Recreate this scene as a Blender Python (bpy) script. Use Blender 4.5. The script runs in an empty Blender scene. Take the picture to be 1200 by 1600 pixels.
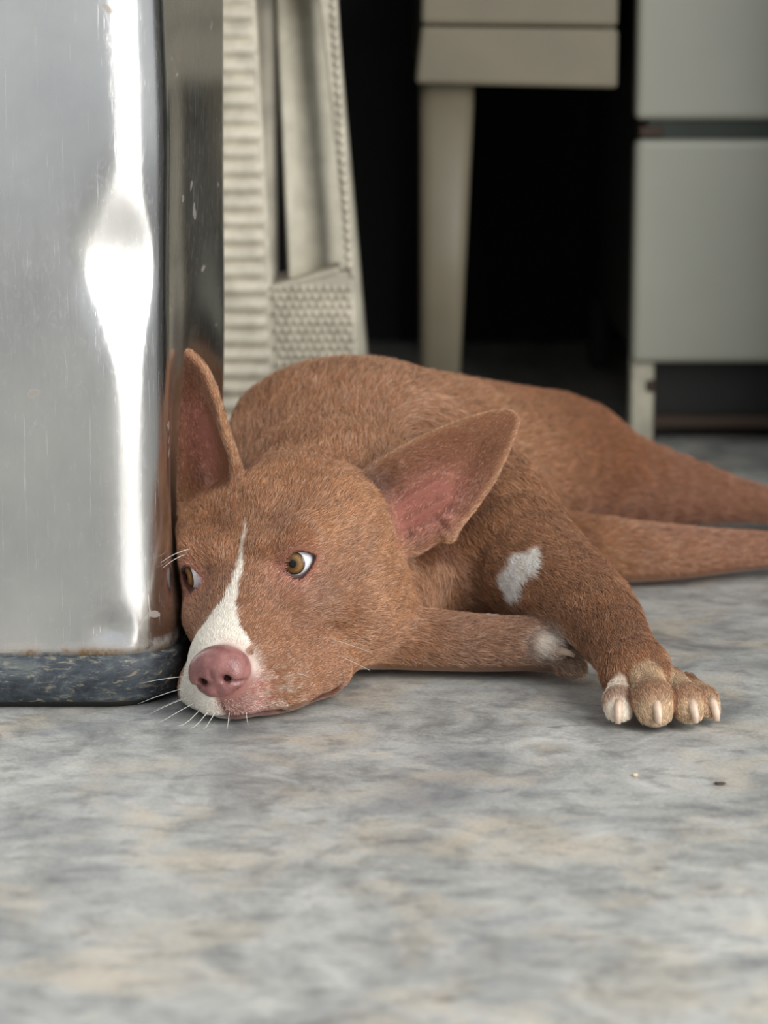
import bpy, bmesh, math, random
import numpy as np
from mathutils import Vector, Matrix
random.seed(7); rng = np.random.default_rng(11)
S = bpy.context.scene; COL = S.collection
VOX = 1.15
HAIR = 1.0            # hair density factor

# ---------------------------------------------------------------- camera
cam_d = bpy.data.cameras.new('camera'); cam = bpy.data.objects.new('camera', cam_d); COL.objects.link(cam)
cam.location = (0, -1.5, 0.407); cam.rotation_euler = (math.radians(90) - math.atan(806 / 4250), 0, 0)
cam_d.sensor_fit = 'HORIZONTAL'; cam_d.sensor_width = 24.0; cam_d.lens = 85.0
cam_d.clip_start = 0.05; cam_d.clip_end = 60
cam_d.dof.use_dof = True; cam_d.dof.focus_distance = 1.575; cam_d.dof.aperture_fstop = 6.3
S.camera = cam
# ---------------------------------------------------------------- world, light, exposure
W = bpy.data.worlds.new('overcast'); S.world = W; W.use_nodes = True
wb = W.node_tree.nodes['Background']; wb.inputs[0].default_value = (0.93, 0.97, 1.0, 1); wb.inputs[1].default_value = 0.66
def area(name, loc, target, sx, sy, power, color=(1, 1, 1)):
    d = bpy.data.lights.new(name, 'AREA'); d.shape = 'RECTANGLE'; d.size = sx; d.size_y = sy; d.energy = power; d.color = color
    o = bpy.data.objects.new(name, d); COL.objects.link(o); o.location = loc
    o.rotation_euler = (Vector(target) - Vector(loc)).to_track_quat('-Z', 'Y').to_euler(); return o
area('doorway_daylight', (1.0, -1.1, 1.05), (-.6, -.65, 0.9), 1.1, 2.05, 53, (1.0, 0.99, 0.96))
S.view_settings.view_transform = 'Standard'; S.view_settings.look = 'None'
S.view_settings.exposure = 0.0; S.view_settings.gamma = 1.0; S.view_settings.use_curve_mapping = False
S.cycles.max_bounces = 8; S.cycles.diffuse_bounces = 4; S.cycles.use_denoising = True

# ---------------------------------------------------------------- helpers
def lin(r, g, b):
    f = lambda c: (c / 255 / 12.92) if c / 255 <= 0.04045 else ((c / 255 + 0.055) / 1.055) ** 2.4
    return (f(r), f(g), f(b), 1)
class NT:
    def __init__(s, name):
        s.m = bpy.data.materials.new(name); s.m.use_nodes = True; s.t = s.m.node_tree; s.b = s.t.nodes['Principled BSDF']
    def n(s, t, **k):
        o = s.t.nodes.new(t)
        for a, v in k.items(): setattr(o, a, v)
        return o
    def l(s, a, b): s.t.links.new(a, b)
    def coord(s, scale=(1, 1, 1), rot=(0, 0, 0)):
        tc = s.n('ShaderNodeTexCoord'); mp = s.n('ShaderNodeMapping'); mp.inputs['Scale'].default_value = scale; mp.inputs['Rotation'].default_value = rot
        s.l(tc.outputs['Object'], mp.inputs[0]); return mp.outputs[0]
    def noise(s, vec, scale, detail=4, rough=.55, dist=0):
        o = s.n('ShaderNodeTexNoise'); o.inputs['Scale'].default_value = scale; o.inputs['Detail'].default_value = detail
        o.inputs['Roughness'].default_value = rough; o.inputs['Distortion'].default_value = dist; s.l(vec, o.inputs['Vector']); return o.outputs['Fac']
    def ramp(s, fac, stops):
        o = s.n('ShaderNodeValToRGB'); e = o.color_ramp.elements
        while len(e) < len(stops): e.new(.5)
        for i, (p, c) in enumerate(stops): e[i].position = p; e[i].color = c if len(c) == 4 else (*c, 1)
        s.l(fac, o.inputs[0]); return o.outputs[0]
    def mix(s, fac, a, b, mode='MIX'):
        o = s.n('ShaderNodeMix', data_type='RGBA', blend_type=mode)
        for v, sock in ((fac, o.inputs[0]), (a, o.inputs[6]), (b, o.inputs[7])):
            if hasattr(v, 'is_output'): s.l(v, sock)
            else: sock.default_value = v
        return o.outputs[2]
    def bump(s, h, strength, dist):
        o = s.n('ShaderNodeBump'); o.inputs['Strength'].default_value = strength; o.inputs['Distance'].default_value = dist
        s.l(h, o.inputs['Height']); s.l(o.outputs[0], s.b.inputs['Normal']); return o
    def set(s, **k):
        for a, v in k.items():
            i = s.b.inputs[a.replace('_', ' ')]
            if hasattr(v, 'is_output'): s.l(v, i)
            else: i.default_value = v
        return s
G = lambda v: (v, v, v, 1)
def mesh_obj(name, verts, faces, mat, parent=None, smooth=True):
    me = bpy.data.meshes.new(name); me.from_pydata([tuple(v) for v in verts], [], faces); me.update()
    if smooth: me.polygons.foreach_set('use_smooth', [True] * len(me.polygons))
    o = bpy.data.objects.new(name, me); COL.objects.link(o); me.materials.append(mat)
    if parent: o.parent = parent
    return o
def bm_obj(name, bm, mat, parent=None, smooth=False, bevel=0, seg=2):
    if bevel: bmesh.ops.bevel(bm, geom=list(bm.edges), offset=bevel, segments=seg, affect='EDGES', profile=.5, clamp_overlap=True)
    me = bpy.data.meshes.new(name); bm.to_mesh(me); bm.free()
    if smooth: me.polygons.foreach_set('use_smooth', [True] * len(me.polygons))
    o = bpy.data.objects.new(name, me); COL.objects.link(o); me.materials.append(mat)
    if parent: o.parent = parent
    return o
def box(x0, x1, y0, y1, z0, z1, bm=None):
    bm = bm or bmesh.new()
    r = bmesh.ops.create_cube(bm, size=1, matrix=Matrix.Translation(((x0 + x1) / 2, (y0 + y1) / 2, (z0 + z1) / 2)) @ Matrix.Diagonal((x1 - x0, y1 - y0, z1 - z0, 1)))
    return bm
def empty(name, loc, label=None, cat=None):
    o = bpy.data.objects.new(name, None); COL.objects.link(o); o.location = loc; o.empty_display_size = .05
    if label: o['label'] = label
    if cat: o['category'] = cat
    return o
def keep(o, parent):     # parent without moving (parent has translation / z-rotation only)
    o.parent = parent; o.matrix_parent_inverse = (Matrix.Translation(parent.location) @ parent.rotation_euler.to_matrix().to_4x4()).inverted(); return o

# ---------------------------------------------------------------- materials
def m_floor():
    t = NT('worn_concrete'); v = t.coord(); v2 = t.coord((1, .8, 1), (0, 0, .3))
    big = t.noise(v, 5.5, 5, .6, .6); mid = t.noise(v2, 17, 6, .62, .9); fine = t.noise(t.coord((.7, 1.0, 1)), 62, 6, .68, .4); grit = t.noise(v, 420, 3, .6)
    tan = t.noise(t.coord((1, 1.0, 1), (0, 0, 1.1)), 13, 5, .6, .5)
    c = t.ramp(mid, [(.30, lin(122, 123, 124)), (.43, lin(160, 161, 158)), (.55, lin(182, 182, 178)), (.72, lin(204, 203, 198))])
    c = t.mix(t.ramp(tan, [(.50, G(0)), (.66, G(.6))]), c, lin(202, 188, 166))
    c = t.mix(t.ramp(fine, [(.50, G(0)), (.66, G(.6))]), c, lin(118, 117, 116))
    c = t.mix(t.ramp(fine, [(.30, G(.5)), (.45, G(0))]), c, lin(206, 200, 188))
    c = t.mix(t.ramp(big, [(.52, G(0)), (.72, G(.55))]), c, lin(126, 132, 140))
    c = t.mix(t.ramp(t.noise(t.coord((.6, 1.3, 1)), 24, 3, .5, .2), [(.70, G(0)), (.75, G(.6))]), c, lin(92, 80, 70))
    c = t.mix(.22, c, t.ramp(grit, [(.35, G(.12)), (.65, G(.55))]), 'OVERLAY')
    t.set(Base_Color=c, Roughness=t.ramp(mid, [(.3, G(.36)), (.7, G(.55))]), Specular_IOR_Level=.45)
    t.bump(t.mix(.5, fine, grit), .12, .002); return t.m
def m_plain(name, col, rough=.6, nscale=30, var=.12, **k):
    t = NT(name); v = t.coord(); n = t.noise(v, nscale, 4)
    a = tuple(c * (1 - var) for c in col[:3]) + (1,); b = tuple(min(1, c * (1 + var)) for c in col[:3]) + (1,)
    t.set(Base_Color=t.ramp(n, [(.35, a), (.65, b)]), Roughness=rough, **k); return t.m
def m_steel():
    t = NT('scratched_steel'); v = t.coord(); st = t.coord((260, 260, 3))
    streak = t.noise(st, 1, 5, .7); cl = t.noise(v, 9, 4, .6); fl = t.noise(t.coord((1, 1, .35), (.4, .3, .9)), 160, 3, .8, 2.0)
    scr = t.noise(t.coord((500, 500, 9), (.0, .5, 0)), 1, 3, .9); scr2 = t.noise(t.coord((420, 420, 11), (.0, -.8, 0)), 1, 3, .9)
    sm = t.mix(.5, t.ramp(scr, [(.64, G(0)), (.70, G(1))]), t.ramp(scr2, [(.65, G(0)), (.71, G(1))]))
    base = t.mix(t.ramp(cl, [(.35, G(0)), (.7, G(1))]), lin(212, 211, 210), lin(234, 232, 229))
    # dirt just above the base band
    sep = t.n('ShaderNodeSeparateXYZ'); tc = t.n('ShaderNodeTexCoord'); t.l(tc.outputs['Object'], sep.inputs[0])
    mr = t.n('ShaderNodeMapRange'); mr.inputs[1].default_value = .0345; mr.inputs[2].default_value = .0405; mr.inputs[3].default_value = 1; mr.inputs[4].default_value = 0
    t.l(sep.outputs[2], mr.inputs[0])
    mm = t.n('ShaderNodeMath', operation='MULTIPLY'); t.l(mr.outputs[0], mm.inputs[0]); t.l(t.ramp(t.noise(v, 55, 5, .7), [(.38, G(.1)), (.6, G(1))]), mm.inputs[1])
    spots = t.ramp(t.noise(t.coord((1, 1, 1.8)), 38, 2, .4), [(.725, G(0)), (.75, G(.6))])
    mx = t.n('ShaderNodeMath', operation='MAXIMUM'); t.l(mm.outputs[0], mx.inputs[0]); t.l(spots, mx.inputs[1])
    col = t.mix(mx.outputs[0], base, lin(126, 104, 78))
    met = t.n('ShaderNodeMath', operation='SUBTRACT'); met.inputs[0].default_value = 1; t.l(mx.outputs[0], met.inputs[1])
    r = t.mix(.5, t.ramp(streak, [(.3, G(.17)), (.7, G(.27))]), t.ramp(fl, [(.5, G(.16)), (.75, G(.38))]))
    r = t.mix(sm, r, G(.6))
    t.set(Base_Color=col, Metallic=met.outputs[0], Roughness=r)
    bmp = t.n('ShaderNodeMath', operation='ADD'); t.l(streak, bmp.inputs[0]); t.l(sm, bmp.inputs[1]); t.bump(bmp.outputs[0], .10, .0006); return t.m
def m_base():
    t = NT('scuffed_navy_paint'); v = t.coord((1, 1, 1.6))
    n = t.noise(v, 45, 6, .72, .8); n2 = t.noise(t.coord((1, 1, 4)), 120, 4, .7, .5); n3 = t.noise(v, 22, 3, .5, 1.5)
    c = t.ramp(n, [(.36, lin(38, 43, 50)), (.52, lin(62, 69, 76)), (.66, lin(100, 104, 104))])
    c = t.mix(t.ramp(n2, [(.54, G(0)), (.7, G(.7))]), c, lin(160, 152, 132)); c = t.mix(t.ramp(n3, [(.66, G(0)), (.70, G(.85))]), c, lin(192, 168, 124))
    t.set(Base_Color=c, Roughness=.5); t.bump(n, .2, .001); return t.m
def m_coat(name, rough, spec, bump=True):
    t = NT(name); a = t.n('ShaderNodeAttribute', attribute_name='Col')
    t.set(Base_Color=a.outputs['Color'], Roughness=rough, Specular_IOR_Level=spec)
    t.set(Sheen_Weight=.25, Sheen_Roughness=.45, Sheen_Tint=(1, .9, .82, 1))
    if bump: t.bump(t.noise(t.coord(), 900, 3, .6), .25, .0006)
    return t.m
M_floor = m_floor(); M_steel = m_steel(); M_base = m_base()
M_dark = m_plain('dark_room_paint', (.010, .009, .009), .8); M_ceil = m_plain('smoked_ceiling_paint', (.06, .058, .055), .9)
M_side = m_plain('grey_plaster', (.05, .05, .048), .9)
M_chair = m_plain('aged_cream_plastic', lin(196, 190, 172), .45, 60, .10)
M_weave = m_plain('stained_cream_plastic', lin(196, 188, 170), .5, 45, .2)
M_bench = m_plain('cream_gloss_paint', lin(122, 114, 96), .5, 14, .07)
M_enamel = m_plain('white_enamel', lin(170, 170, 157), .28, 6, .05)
M_rust = m_plain('rusted_cream_enamel', lin(190, 184, 165), .6, 40, .2)
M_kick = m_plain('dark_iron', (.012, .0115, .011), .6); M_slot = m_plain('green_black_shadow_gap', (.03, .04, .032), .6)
M_brown = m_plain('rusty_brown_iron', (.06, .035, .022), .7)

# ---------------------------------------------------------------- room
def struct(o): o['kind'] = 'structure'; return o
struct(bm_obj('floor', box(-3, 3.4, -4.5, 3.2, -.05, 0), M_floor))
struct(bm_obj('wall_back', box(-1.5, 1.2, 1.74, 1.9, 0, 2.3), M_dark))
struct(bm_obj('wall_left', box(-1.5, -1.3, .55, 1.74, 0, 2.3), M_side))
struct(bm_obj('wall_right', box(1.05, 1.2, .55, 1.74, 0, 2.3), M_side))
struct(bm_obj('wall_light_block', box(.455, 1.2, .55, .66, 0, 2.3), M_side)); struct(bm_obj('wall_light_block', box(-1.5, -.64, .55, .66, 0, 2.3), M_side))  # added unseen walls, block light from the stove and the floor behind
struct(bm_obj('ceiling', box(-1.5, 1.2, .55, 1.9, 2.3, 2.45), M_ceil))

# ---------------------------------------------------------------- steel bin
def vnoise(p, seed=0):
    """smooth value noise on (n,3) points, 0..1"""
    p = np.asarray(p, float); i = np.floor(p).astype(np.int64); f = p - i; f = f * f * (3 - 2 * f); out = 0
    for dx in (0, 1):
        for dy in (0, 1):
            for dz in (0, 1):
                h = ((i[:, 0] + dx) * 374761393 + (i[:, 1] + dy) * 668265263 + (i[:, 2] + dz) * 2147483647 + seed * 144269) & 0x7fffffff
                h = ((h ^ (h >> 13)) * 1274126177) & 0x7fffffff; h = (h ^ (h >> 16)) & 0xffff
                w = (f[:, 0] if dx else 1 - f[:, 0]) * (f[:, 1] if dy else 1 - f[:, 1]) * (f[:, 2] if dz else 1 - f[:, 2])
                out = out + w * (h / 65535)
    return out
BX0, BX1, BY0, BY1, BR = -.60, -.1265, .032, .30, .034
SKEW = .10            # the side wall runs inwards towards the back
def side_dent(y, z): return .019 * np.exp(-((y - .175) / .075) ** 2) * np.exp(-((z - .115) / .12) ** 2) * np.clip((z - .032) / .03, 0, 1)
def BIN_SIDE(y, z):   # x of the dented side wall, millimetres
    return 1000 * (BX1 + SKEW * np.maximum(y * .001 - BY0, 0) - side_dent(y * .001, z * .001) - .004 * np.exp(-((y * .001 - BY0) / .014) ** 2))
def rr_profile(x0, x1, y0, y1, r, step=.006):
    pts = []; nrm = []
    def seg(a, b, n):
        k = max(2, int(math.dist(a, b) / step))
        for i in range(k): t = i / k; pts.append((a[0] + (b[0] - a[0]) * t, a[1] + (b[1] - a[1]) * t)); nrm.append(n)
    def arc(cx, cy, a0):
        for i in range(16): a = math.radians(a0 + 90 * i / 16); pts.append((cx + r * math.cos(a), cy + r * math.sin(a))); nrm.append((math.cos(a), math.sin(a)))
    seg((x0 + r, y0), (x1 - r, y0), (0, -1)); arc(x1 - r, y0 + r, -90)
    seg((x1, y0 + r), (x1, y1 - r), (1, 0)); arc(x1 - r, y1 - r, 0)
    seg((x1 - r, y1), (x0 + r, y1), (0, 1)); arc(x0 + r, y1 - r, 90)
    seg((x0, y1 - r), (x0, y0 + r), (-1, 0)); arc(x0 + r, y0 + r, 180)
    pts = np.array(pts); pts[:, 0] += SKEW * (pts[:, 1] - y0) * np.clip((pts[:, 0] - x0) / (x1 - x0), 0, 1); return pts, np.array(nrm)
def gs(x, s): return np.exp(-(x / s) ** 2)
def bin_shell():
    pr, nm = rr_profile(BX0, BX1, BY0, BY1, BR); n = len(pr); zs = np.concatenate([np.arange(.031, .62, .005), [.70, .80, .806, .80]])
    V = []
    for k, z in enumerate(zs):
        x, y = pr[:, 0], pr[:, 1]; d = np.zeros(n)
        front = np.clip(-nm[:, 1], 0, 1); side = np.clip(nm[:, 0], 0, 1)
        if z < .7:
            d -= .0035 * gs(x + .158, .010) * gs(z - .047, .009) * front             # small dimple above the base
            d += .0010 * np.sin(x * 21 + 1.0 + z * 3) * front + .0006 * np.sin(z * 17 + x * 13) * front
            d += .0009 * np.sin(z * 38 + 1.2) * gs(x + .14, .03)
            d -= side_dent(y, z) * side                                                # side wall pushed in where the dog leans
            d -= .0030 * gs(y - .13, .05) * gs(z - .30, .10) * side
            d += .0007 * np.sin(z * 24 + y * 12) * side
        a = math.radians(21); dist = (x + .1725) * math.sin(a) - (y - BY0) * math.cos(a) - .0072 * (1 - gs(z - .259, .032 if z > .259 else .042))   # the big dent flattens the corner
        push = np.where((x > -.22) & (y < BY0 + .06) & (z < .7), .5 * (dist + np.sqrt(dist ** 2 + .0013 ** 2)), 0)
        if k == len(zs) - 1: d -= .012
        V.append(np.stack([x + nm[:, 0] * d - push * math.sin(a), y + nm[:, 1] * d + push * math.cos(a), np.full(n, z)], 1))
    V = np.concatenate(V); F = []
    for k in range(len(zs) - 1):
        for i in range(n): j = (i + 1) % n; F.append((k * n + i, k * n + j, (k + 1) * n + j, (k + 1) * n + i))
    F.append(tuple(range(n))[::-1]); return V, F
binE = empty('steel_bin', ((BX0 + BX1) / 2, (BY0 + BY1) / 2, 0), 'tall dented stainless steel bin with rounded corners on a scuffed navy base band', 'bin')
def band(off, z0, z1, name, mat, bev=.003):
    pr, nm = rr_profile(BX0, BX1, BY0, BY1, BR, .02); n = len(pr)
    rows = [(off - bev, z0), (off, z0 + bev), (off + .0004, (z0 + z1) / 2), (off, z1 - bev), (off - bev, z1), (off - bev - .006, z1)]
    V = np.concatenate([np.concatenate([pr + nm * o, np.full((n, 1), z)], 1) for o, z in rows]); F = []
    for k in range(len(rows) - 1):
        for i in range(n): j = (i + 1) % n; F.append((k * n + i, k * n + j, (k + 1) * n + j, (k + 1) * n + i))
    F.append(tuple(range(n))[::-1]); return mesh_obj(name, V, F, mat)
binE.rotation_euler.z = 0
V, F = bin_shell(); keep(mesh_obj('bin_body', V, F, M_steel), binE)
keep(band(.0030, .004, .0315, 'base_band', M_base), binE)
keep(band(-.004, 0.0, .006, 'rubber_foot_strip', M_kick, .001), binE)

# ---------------------------------------------------------------- chair with woven pattern
def quadpanel(name, pts, y0, y1, mat, parent, bevel=.003, lean=0.0):
    """prism from an (x,z) outline, front at y0, back at y1; y rises by lean*z"""
    n = len(pts); V = [(x, y0 + lean * z, z) for x, z in pts] + [(x, y1 + lean * z, z) for x, z in pts]
    F = [tuple(range(n)), tuple(range(2 * n - 1, n - 1, -1))] + [(i, i + n, (i + 1) % n + n, (i + 1) % n) for i in range(n)]
    bm = bmesh.new(); vs = [bm.verts.new(v) for v in V]; [bm.faces.new([vs[i] for i in f]) for f in F]; bmesh.ops.recalc_face_normals(bm, faces=bm.faces)
    return keep(bm_obj(name, bm, mat, None, False, bevel, 2), parent)
chair = empty('woven_chair', (-.20, .72, 0), 'cream plastic chair moulded in a woven rattan pattern behind the steel bin', 'chair')
Yc = .62
lx = lambda z: -.0905 - .008 * (z / .4) + .010 * (1 - z / .4)     # right edge of ribbed post
rx = lambda z: -.0116 - .0238 * (z / .4)                             # outer right edge of leg
quadpanel('ribbed_post', [(-.155, 0), (lx(0) + .002, 0), (lx(.42), .42), (-.155, .42)], Yc + .006, Yc + .016, M_weave, chair)
quadpanel('leg_rail', [(rx(0) - .0152, .19), (rx(.19), .19), (rx(.42), .42), (rx(.42) - .0152, .42)], Yc + .004, Yc + .03, M_weave, chair, .004)
quadpanel('lower_panel', [(lx(0) - .002, 0), (rx(0), 0), (rx(.2), .197), (lx(.19) - .002, .184)], Yc + .006, Yc + .03, M_weave, chair)
zz = .004; i = 0
while zz < .415:                                   # moulded bands of the post, each proud of it
    h = .0124 if i % 2 == 0 else .0116; z1 = zz + h; x1 = lx(zz) - .0015 + random.uniform(-.0015, .0015)
    V = []; F = []; ns = 6
    for k in range(ns + 1):
        a = math.pi * k / ns; V += [(-.157, Yc + .006 - .0042 * math.sin(a), zz + h * k / ns), (x1 - .006, Yc + .006 - .0042 * math.sin(a), zz + h * k / ns), (x1, Yc + .007, zz + h * k / ns)]
    for k in range(ns):
        for c in (0, 1): F.append((k * 3 + c, k * 3 + c + 1, k * 3 + c + 4, k * 3 + c + 3))
    keep(mesh_obj('woven_band', V, F, M_weave), chair); zz = z1 + .0012; i += 1
bm = bmesh.new()                                    # small woven knobs on the lower panel and the rail
def knob(x, z, y, sx, sz, sy, rot):
    bmesh.ops.create_icosphere(bm, subdivisions=1, radius=1, matrix=Matrix.Translation((x, y, z)) @ Matrix.Rotation(rot, 4, 'Y') @ Matrix.Diagonal((sx, sy, sz, 1)))
for r in range(28):
    z = .004 + r * .0066
    for c in range(14):
        x = lx(z) + .003 + c * .0062 + (.0031 if r % 2 else 0)
        if x < rx(z) - .003 and z < .183 + (x + .08) * .12: knob(x, z, Yc + .006, .0042, .0030, .0026, .6 if (r + c) % 2 else -.6)
for r in range(30):
    z = .2 + r * .0074
    if z < .42: knob(rx(z) - .0035, z, Yc + .004, .0040, .0036, .003, .5)
wk = keep(bm_obj('woven_knobs', bm, M_weave, None, True), chair); wk['kind'] = 'stuff'
V = []; F = []                                      # curved inner leg seen through the opening
for k in range(13):
    t = k / 12; a = -1.0 + 2.0 * t
    for z in (0, .21, .42): V.append((-.0515 - .062 * (z - .2) + (.0262 - .025 * (z - .2)) * math.sin(a) / math.sin(1.0), Yc + .035 + .055 * t ** 1.5, z))
for k in range(12):
    for c in (0, 1): F.append((k * 3 + c, k * 3 + c + 1, k * 3 + c + 4, k * 3 + c + 3))
io = mesh_obj('inner_leg', V, F, M_chair); sm = io.modifiers.new('s', 'SOLIDIFY'); sm.thickness = .006; keep(io, chair)
quadpanel('opening_sill', [(lx(.184), .180), (rx(.2) - .012, .1945), (rx(.2) - .012, .1985), (lx(.184), .184)], Yc + .004, Yc + .10, M_weave, chair, .001)
keep(bm_obj('seat', box(-.52, -.03, .60, 1.05, .42, .45), M_chair, None, False, .01), chair)
keep(bm_obj('backrest', box(-.52, -.03, 1.03, 1.06, .45, .85), M_weave, None, False, .01), chair)
keep(bm_obj('leg', box(-.52, -.44, .62, .68, 0, .42), M_weave, None, False, .006), chair)
keep(bm_obj('leg', box(-.52, -.45, .98, 1.05, 0, .42), M_weave, None, False, .006), chair)
keep(bm_obj('leg', box(-.15, -.10, .98, 1.05, 0, .42), M_weave, None, False, .006), chair)

# ---------------------------------------------------------------- bench seen end-on
bench = empty('painted_bench', (.115, 1.2, 0), 'narrow cream painted wooden bench seen end-on behind the dog', 'bench')
Yb = .92
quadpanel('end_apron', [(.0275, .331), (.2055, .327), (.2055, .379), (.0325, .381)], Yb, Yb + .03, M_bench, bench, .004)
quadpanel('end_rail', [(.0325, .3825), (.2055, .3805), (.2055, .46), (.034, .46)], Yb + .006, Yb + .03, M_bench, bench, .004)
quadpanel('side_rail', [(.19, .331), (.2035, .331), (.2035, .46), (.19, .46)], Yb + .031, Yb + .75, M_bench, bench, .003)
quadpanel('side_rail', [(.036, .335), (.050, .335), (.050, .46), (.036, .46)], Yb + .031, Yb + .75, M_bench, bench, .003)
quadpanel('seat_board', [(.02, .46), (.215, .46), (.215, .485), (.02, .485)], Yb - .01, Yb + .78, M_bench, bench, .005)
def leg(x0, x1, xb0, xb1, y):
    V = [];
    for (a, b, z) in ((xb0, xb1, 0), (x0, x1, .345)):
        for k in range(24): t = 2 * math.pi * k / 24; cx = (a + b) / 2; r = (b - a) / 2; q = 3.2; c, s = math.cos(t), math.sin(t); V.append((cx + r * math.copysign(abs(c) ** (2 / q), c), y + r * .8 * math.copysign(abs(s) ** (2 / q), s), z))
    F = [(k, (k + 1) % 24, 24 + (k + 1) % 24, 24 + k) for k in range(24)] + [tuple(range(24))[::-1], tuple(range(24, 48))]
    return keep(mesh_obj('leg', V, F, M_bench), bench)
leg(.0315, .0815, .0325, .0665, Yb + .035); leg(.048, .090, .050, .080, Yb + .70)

# ---------------------------------------------------------------- enamel stove
stove = empty('enamel_stove', (.53, 1.28, 0), 'old white enamel cooking stove with bottom drawer and rusty feet', 'stove')
X0, X1, Ys = .228, .83, 1.0
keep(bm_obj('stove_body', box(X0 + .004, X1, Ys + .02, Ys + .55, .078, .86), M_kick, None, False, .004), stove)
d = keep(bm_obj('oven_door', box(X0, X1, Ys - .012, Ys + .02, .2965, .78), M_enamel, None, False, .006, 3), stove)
hb = bm_obj('door_handle', box(.32, .74, Ys - .05, Ys - .035, .70, .72), M_kick, None, False, .005); keep(hb, stove)
dr = bmesh.new(); box(X0, X1, Ys - .014, Ys + .02, .0745, .2795, dr)
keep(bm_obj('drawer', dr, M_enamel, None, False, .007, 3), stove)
keep(bm_obj('shadow_gap', box(X0 + .012, X1 - .005, Ys - .004, Ys + .021, .2795, .2965), M_slot), stove)
keep(bm_obj('hinge_tab', box(X0 + .004, X0 + .026, Ys - .010, Ys + .02, .281, .291), M_brown, None, False, .002), stove)
for y in (Ys - .002, Ys + .50):
    keep(bm_obj('foot', box(X0 + .001, X0 + .0225, y, y + .03, 0, .080), M_rust if y < 1.2 else M_kick, None, False, .003), stove); keep(bm_obj('foot', box(X1 - .024, X1, y, y + .03, 0, .080), M_rust, None, False, .003), stove)
keep(bm_obj('rust_patch', box(X0 + .014, X0 + .024, Ys - .0045, Ys + .004, .046, .058), M_brown, None, False, .003), stove)
keep(bm_obj('kick_plate', box(X0 + .026, X1 - .026, Ys + .03, Ys + .04, .016, .080), M_kick), stove)
keep(bm_obj('bottom_rail', box(X0 + .022, X1 - .022, Ys + .012, Ys + .03, .010, .022), M_brown, None, False, .002), stove)

#DOG
# ---------------------------------------------------------------- dog: one continuous body grown from a distance field (millimetres)
A3 = lambda *v: np.array(v, float)
HM = np.array([[0.93097, -0.28953, -0.22241], [-0.3124, -0.947, -0.07486], [0.18895, -0.13917, 0.97207]])   # head axes: left, forward, up
HT = A3(-79.8, 77.08, 75.48)
def hw(*v): return HM @ A3(*v) + HT
def hl(p): return (p - HT) @ HM
PR = []; FP = []   # shapes: (function, bounding centre, bounding radius, blend); coat flow: (function, centre, radius, direction, hair length)
def rcone(a, b, ra, rb, k=12, flow=None, hair=8.5):
    a, b = A3(*a), A3(*b); ab = b - a; L2 = max(ab @ ab, 1e-6)
    def f(p):
        t = np.clip(((p - a) @ ab) / L2, 0, 1); return np.linalg.norm(p - a - t[:, None] * ab, axis=1) - (ra + (rb - ra) * t)
    fl = A3(*flow) if flow is not None else ab / math.sqrt(L2)
    if k: PR.append((f, (a + b) / 2, math.sqrt(L2) / 2 + max(ra, rb), k))
    FP.append((f, (a + b) / 2, math.sqrt(L2) / 2 + max(ra, rb), fl, hair)); return f
def chain(pts, k=12, flow=None, hair=8.5):
    P = np.array([list(a) + [r] for a, r in pts], float)     # smooth the spine first (Catmull-Rom), then one shape
    E = np.concatenate([[2 * P[0] - P[1]], P, [2 * P[-1] - P[-2]]]); Q = []
    for i in range(1, len(E) - 2):
        for t in (0, .34, .67): Q.append(.5 * (2 * E[i] + (E[i + 1] - E[i - 1]) * t + (2 * E[i - 1] - 5 * E[i] + 4 * E[i + 1] - E[i + 2]) * t * t + (3 * E[i] - E[i - 1] - 3 * E[i + 1] + E[i + 2]) * t ** 3))
    Q.append(P[-1]); Q = np.array(Q)
    fs = [rcone(a[:3], b[:3], a[3], b[3], 0, flow, hair) for a, b in zip(Q[:-1], Q[1:])]
    lo, hi = (Q[:, :3] - Q[:, 3:]).min(0), (Q[:, :3] + Q[:, 3:]).max(0)
    def f(p):
        d = fs[0](p)
        for g in fs[1:]: d = np.minimum(d, g(p))
        return d
    PR.append((f, (lo + hi) / 2, np.linalg.norm(hi - lo) / 2, k))
def ell(c, r, k=12, flow=(0, 1, 0), hair=8.5, R=None):
    c, r = A3(*c), A3(*r); R = np.eye(3) if R is None else R
    def f(p):
        q = (p - c) @ R; k0 = np.linalg.norm(q / r, axis=1); k1 = np.linalg.norm(q / (r * r), axis=1); return k0 * (k0 - 1) / np.maximum(k1, 1e-6)
    PR.append((f, c, max(r), k)); FP.append((f, c, max(r), A3(*flow), hair))
def hcone(a, b, ra, rb, k=8, flow=(0, -1, .1), hair=4.5): rcone(hw(*a), hw(*b), ra, rb, k, HM @ A3(*flow), hair)
def hell(c, r, k=8, flow=(0, -1, .1), hair=4.5): ell(hw(*c), r, k, HM @ A3(*flow), hair, HM)
# trunk
ell((-27, 300, 80), (93, 116, 88), 14, (.1, .9, .4), 11)
chain([((-53, 158, 78), 50), ((-27, 290, 82), 78)], 10, (.0, .75, .65), 9)
chain([((0, 330, 80), 80), ((56, 405, 72), 68), ((108, 482, 63), 58), ((138, 535, 56), 51)], 14, (.45, .85, -.05), 10)
ell((34, 220, 54), (60, 64, 56), 8, (.3, -.2, -.9), 9)
rcone((22, 196, 46), (46, 212, 50), 38, 50, 8, (.55, .0, -.8), 8)
# stretched left foreleg
chain([((5, 275, 84), 66), ((54, 225, 75), 53), ((91, 165, 58), 36), ((125, 98, 45), 24.5), ((137, 60, 34), 19), ((144, 34, 25), 17)], 16, None, 7)
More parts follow.
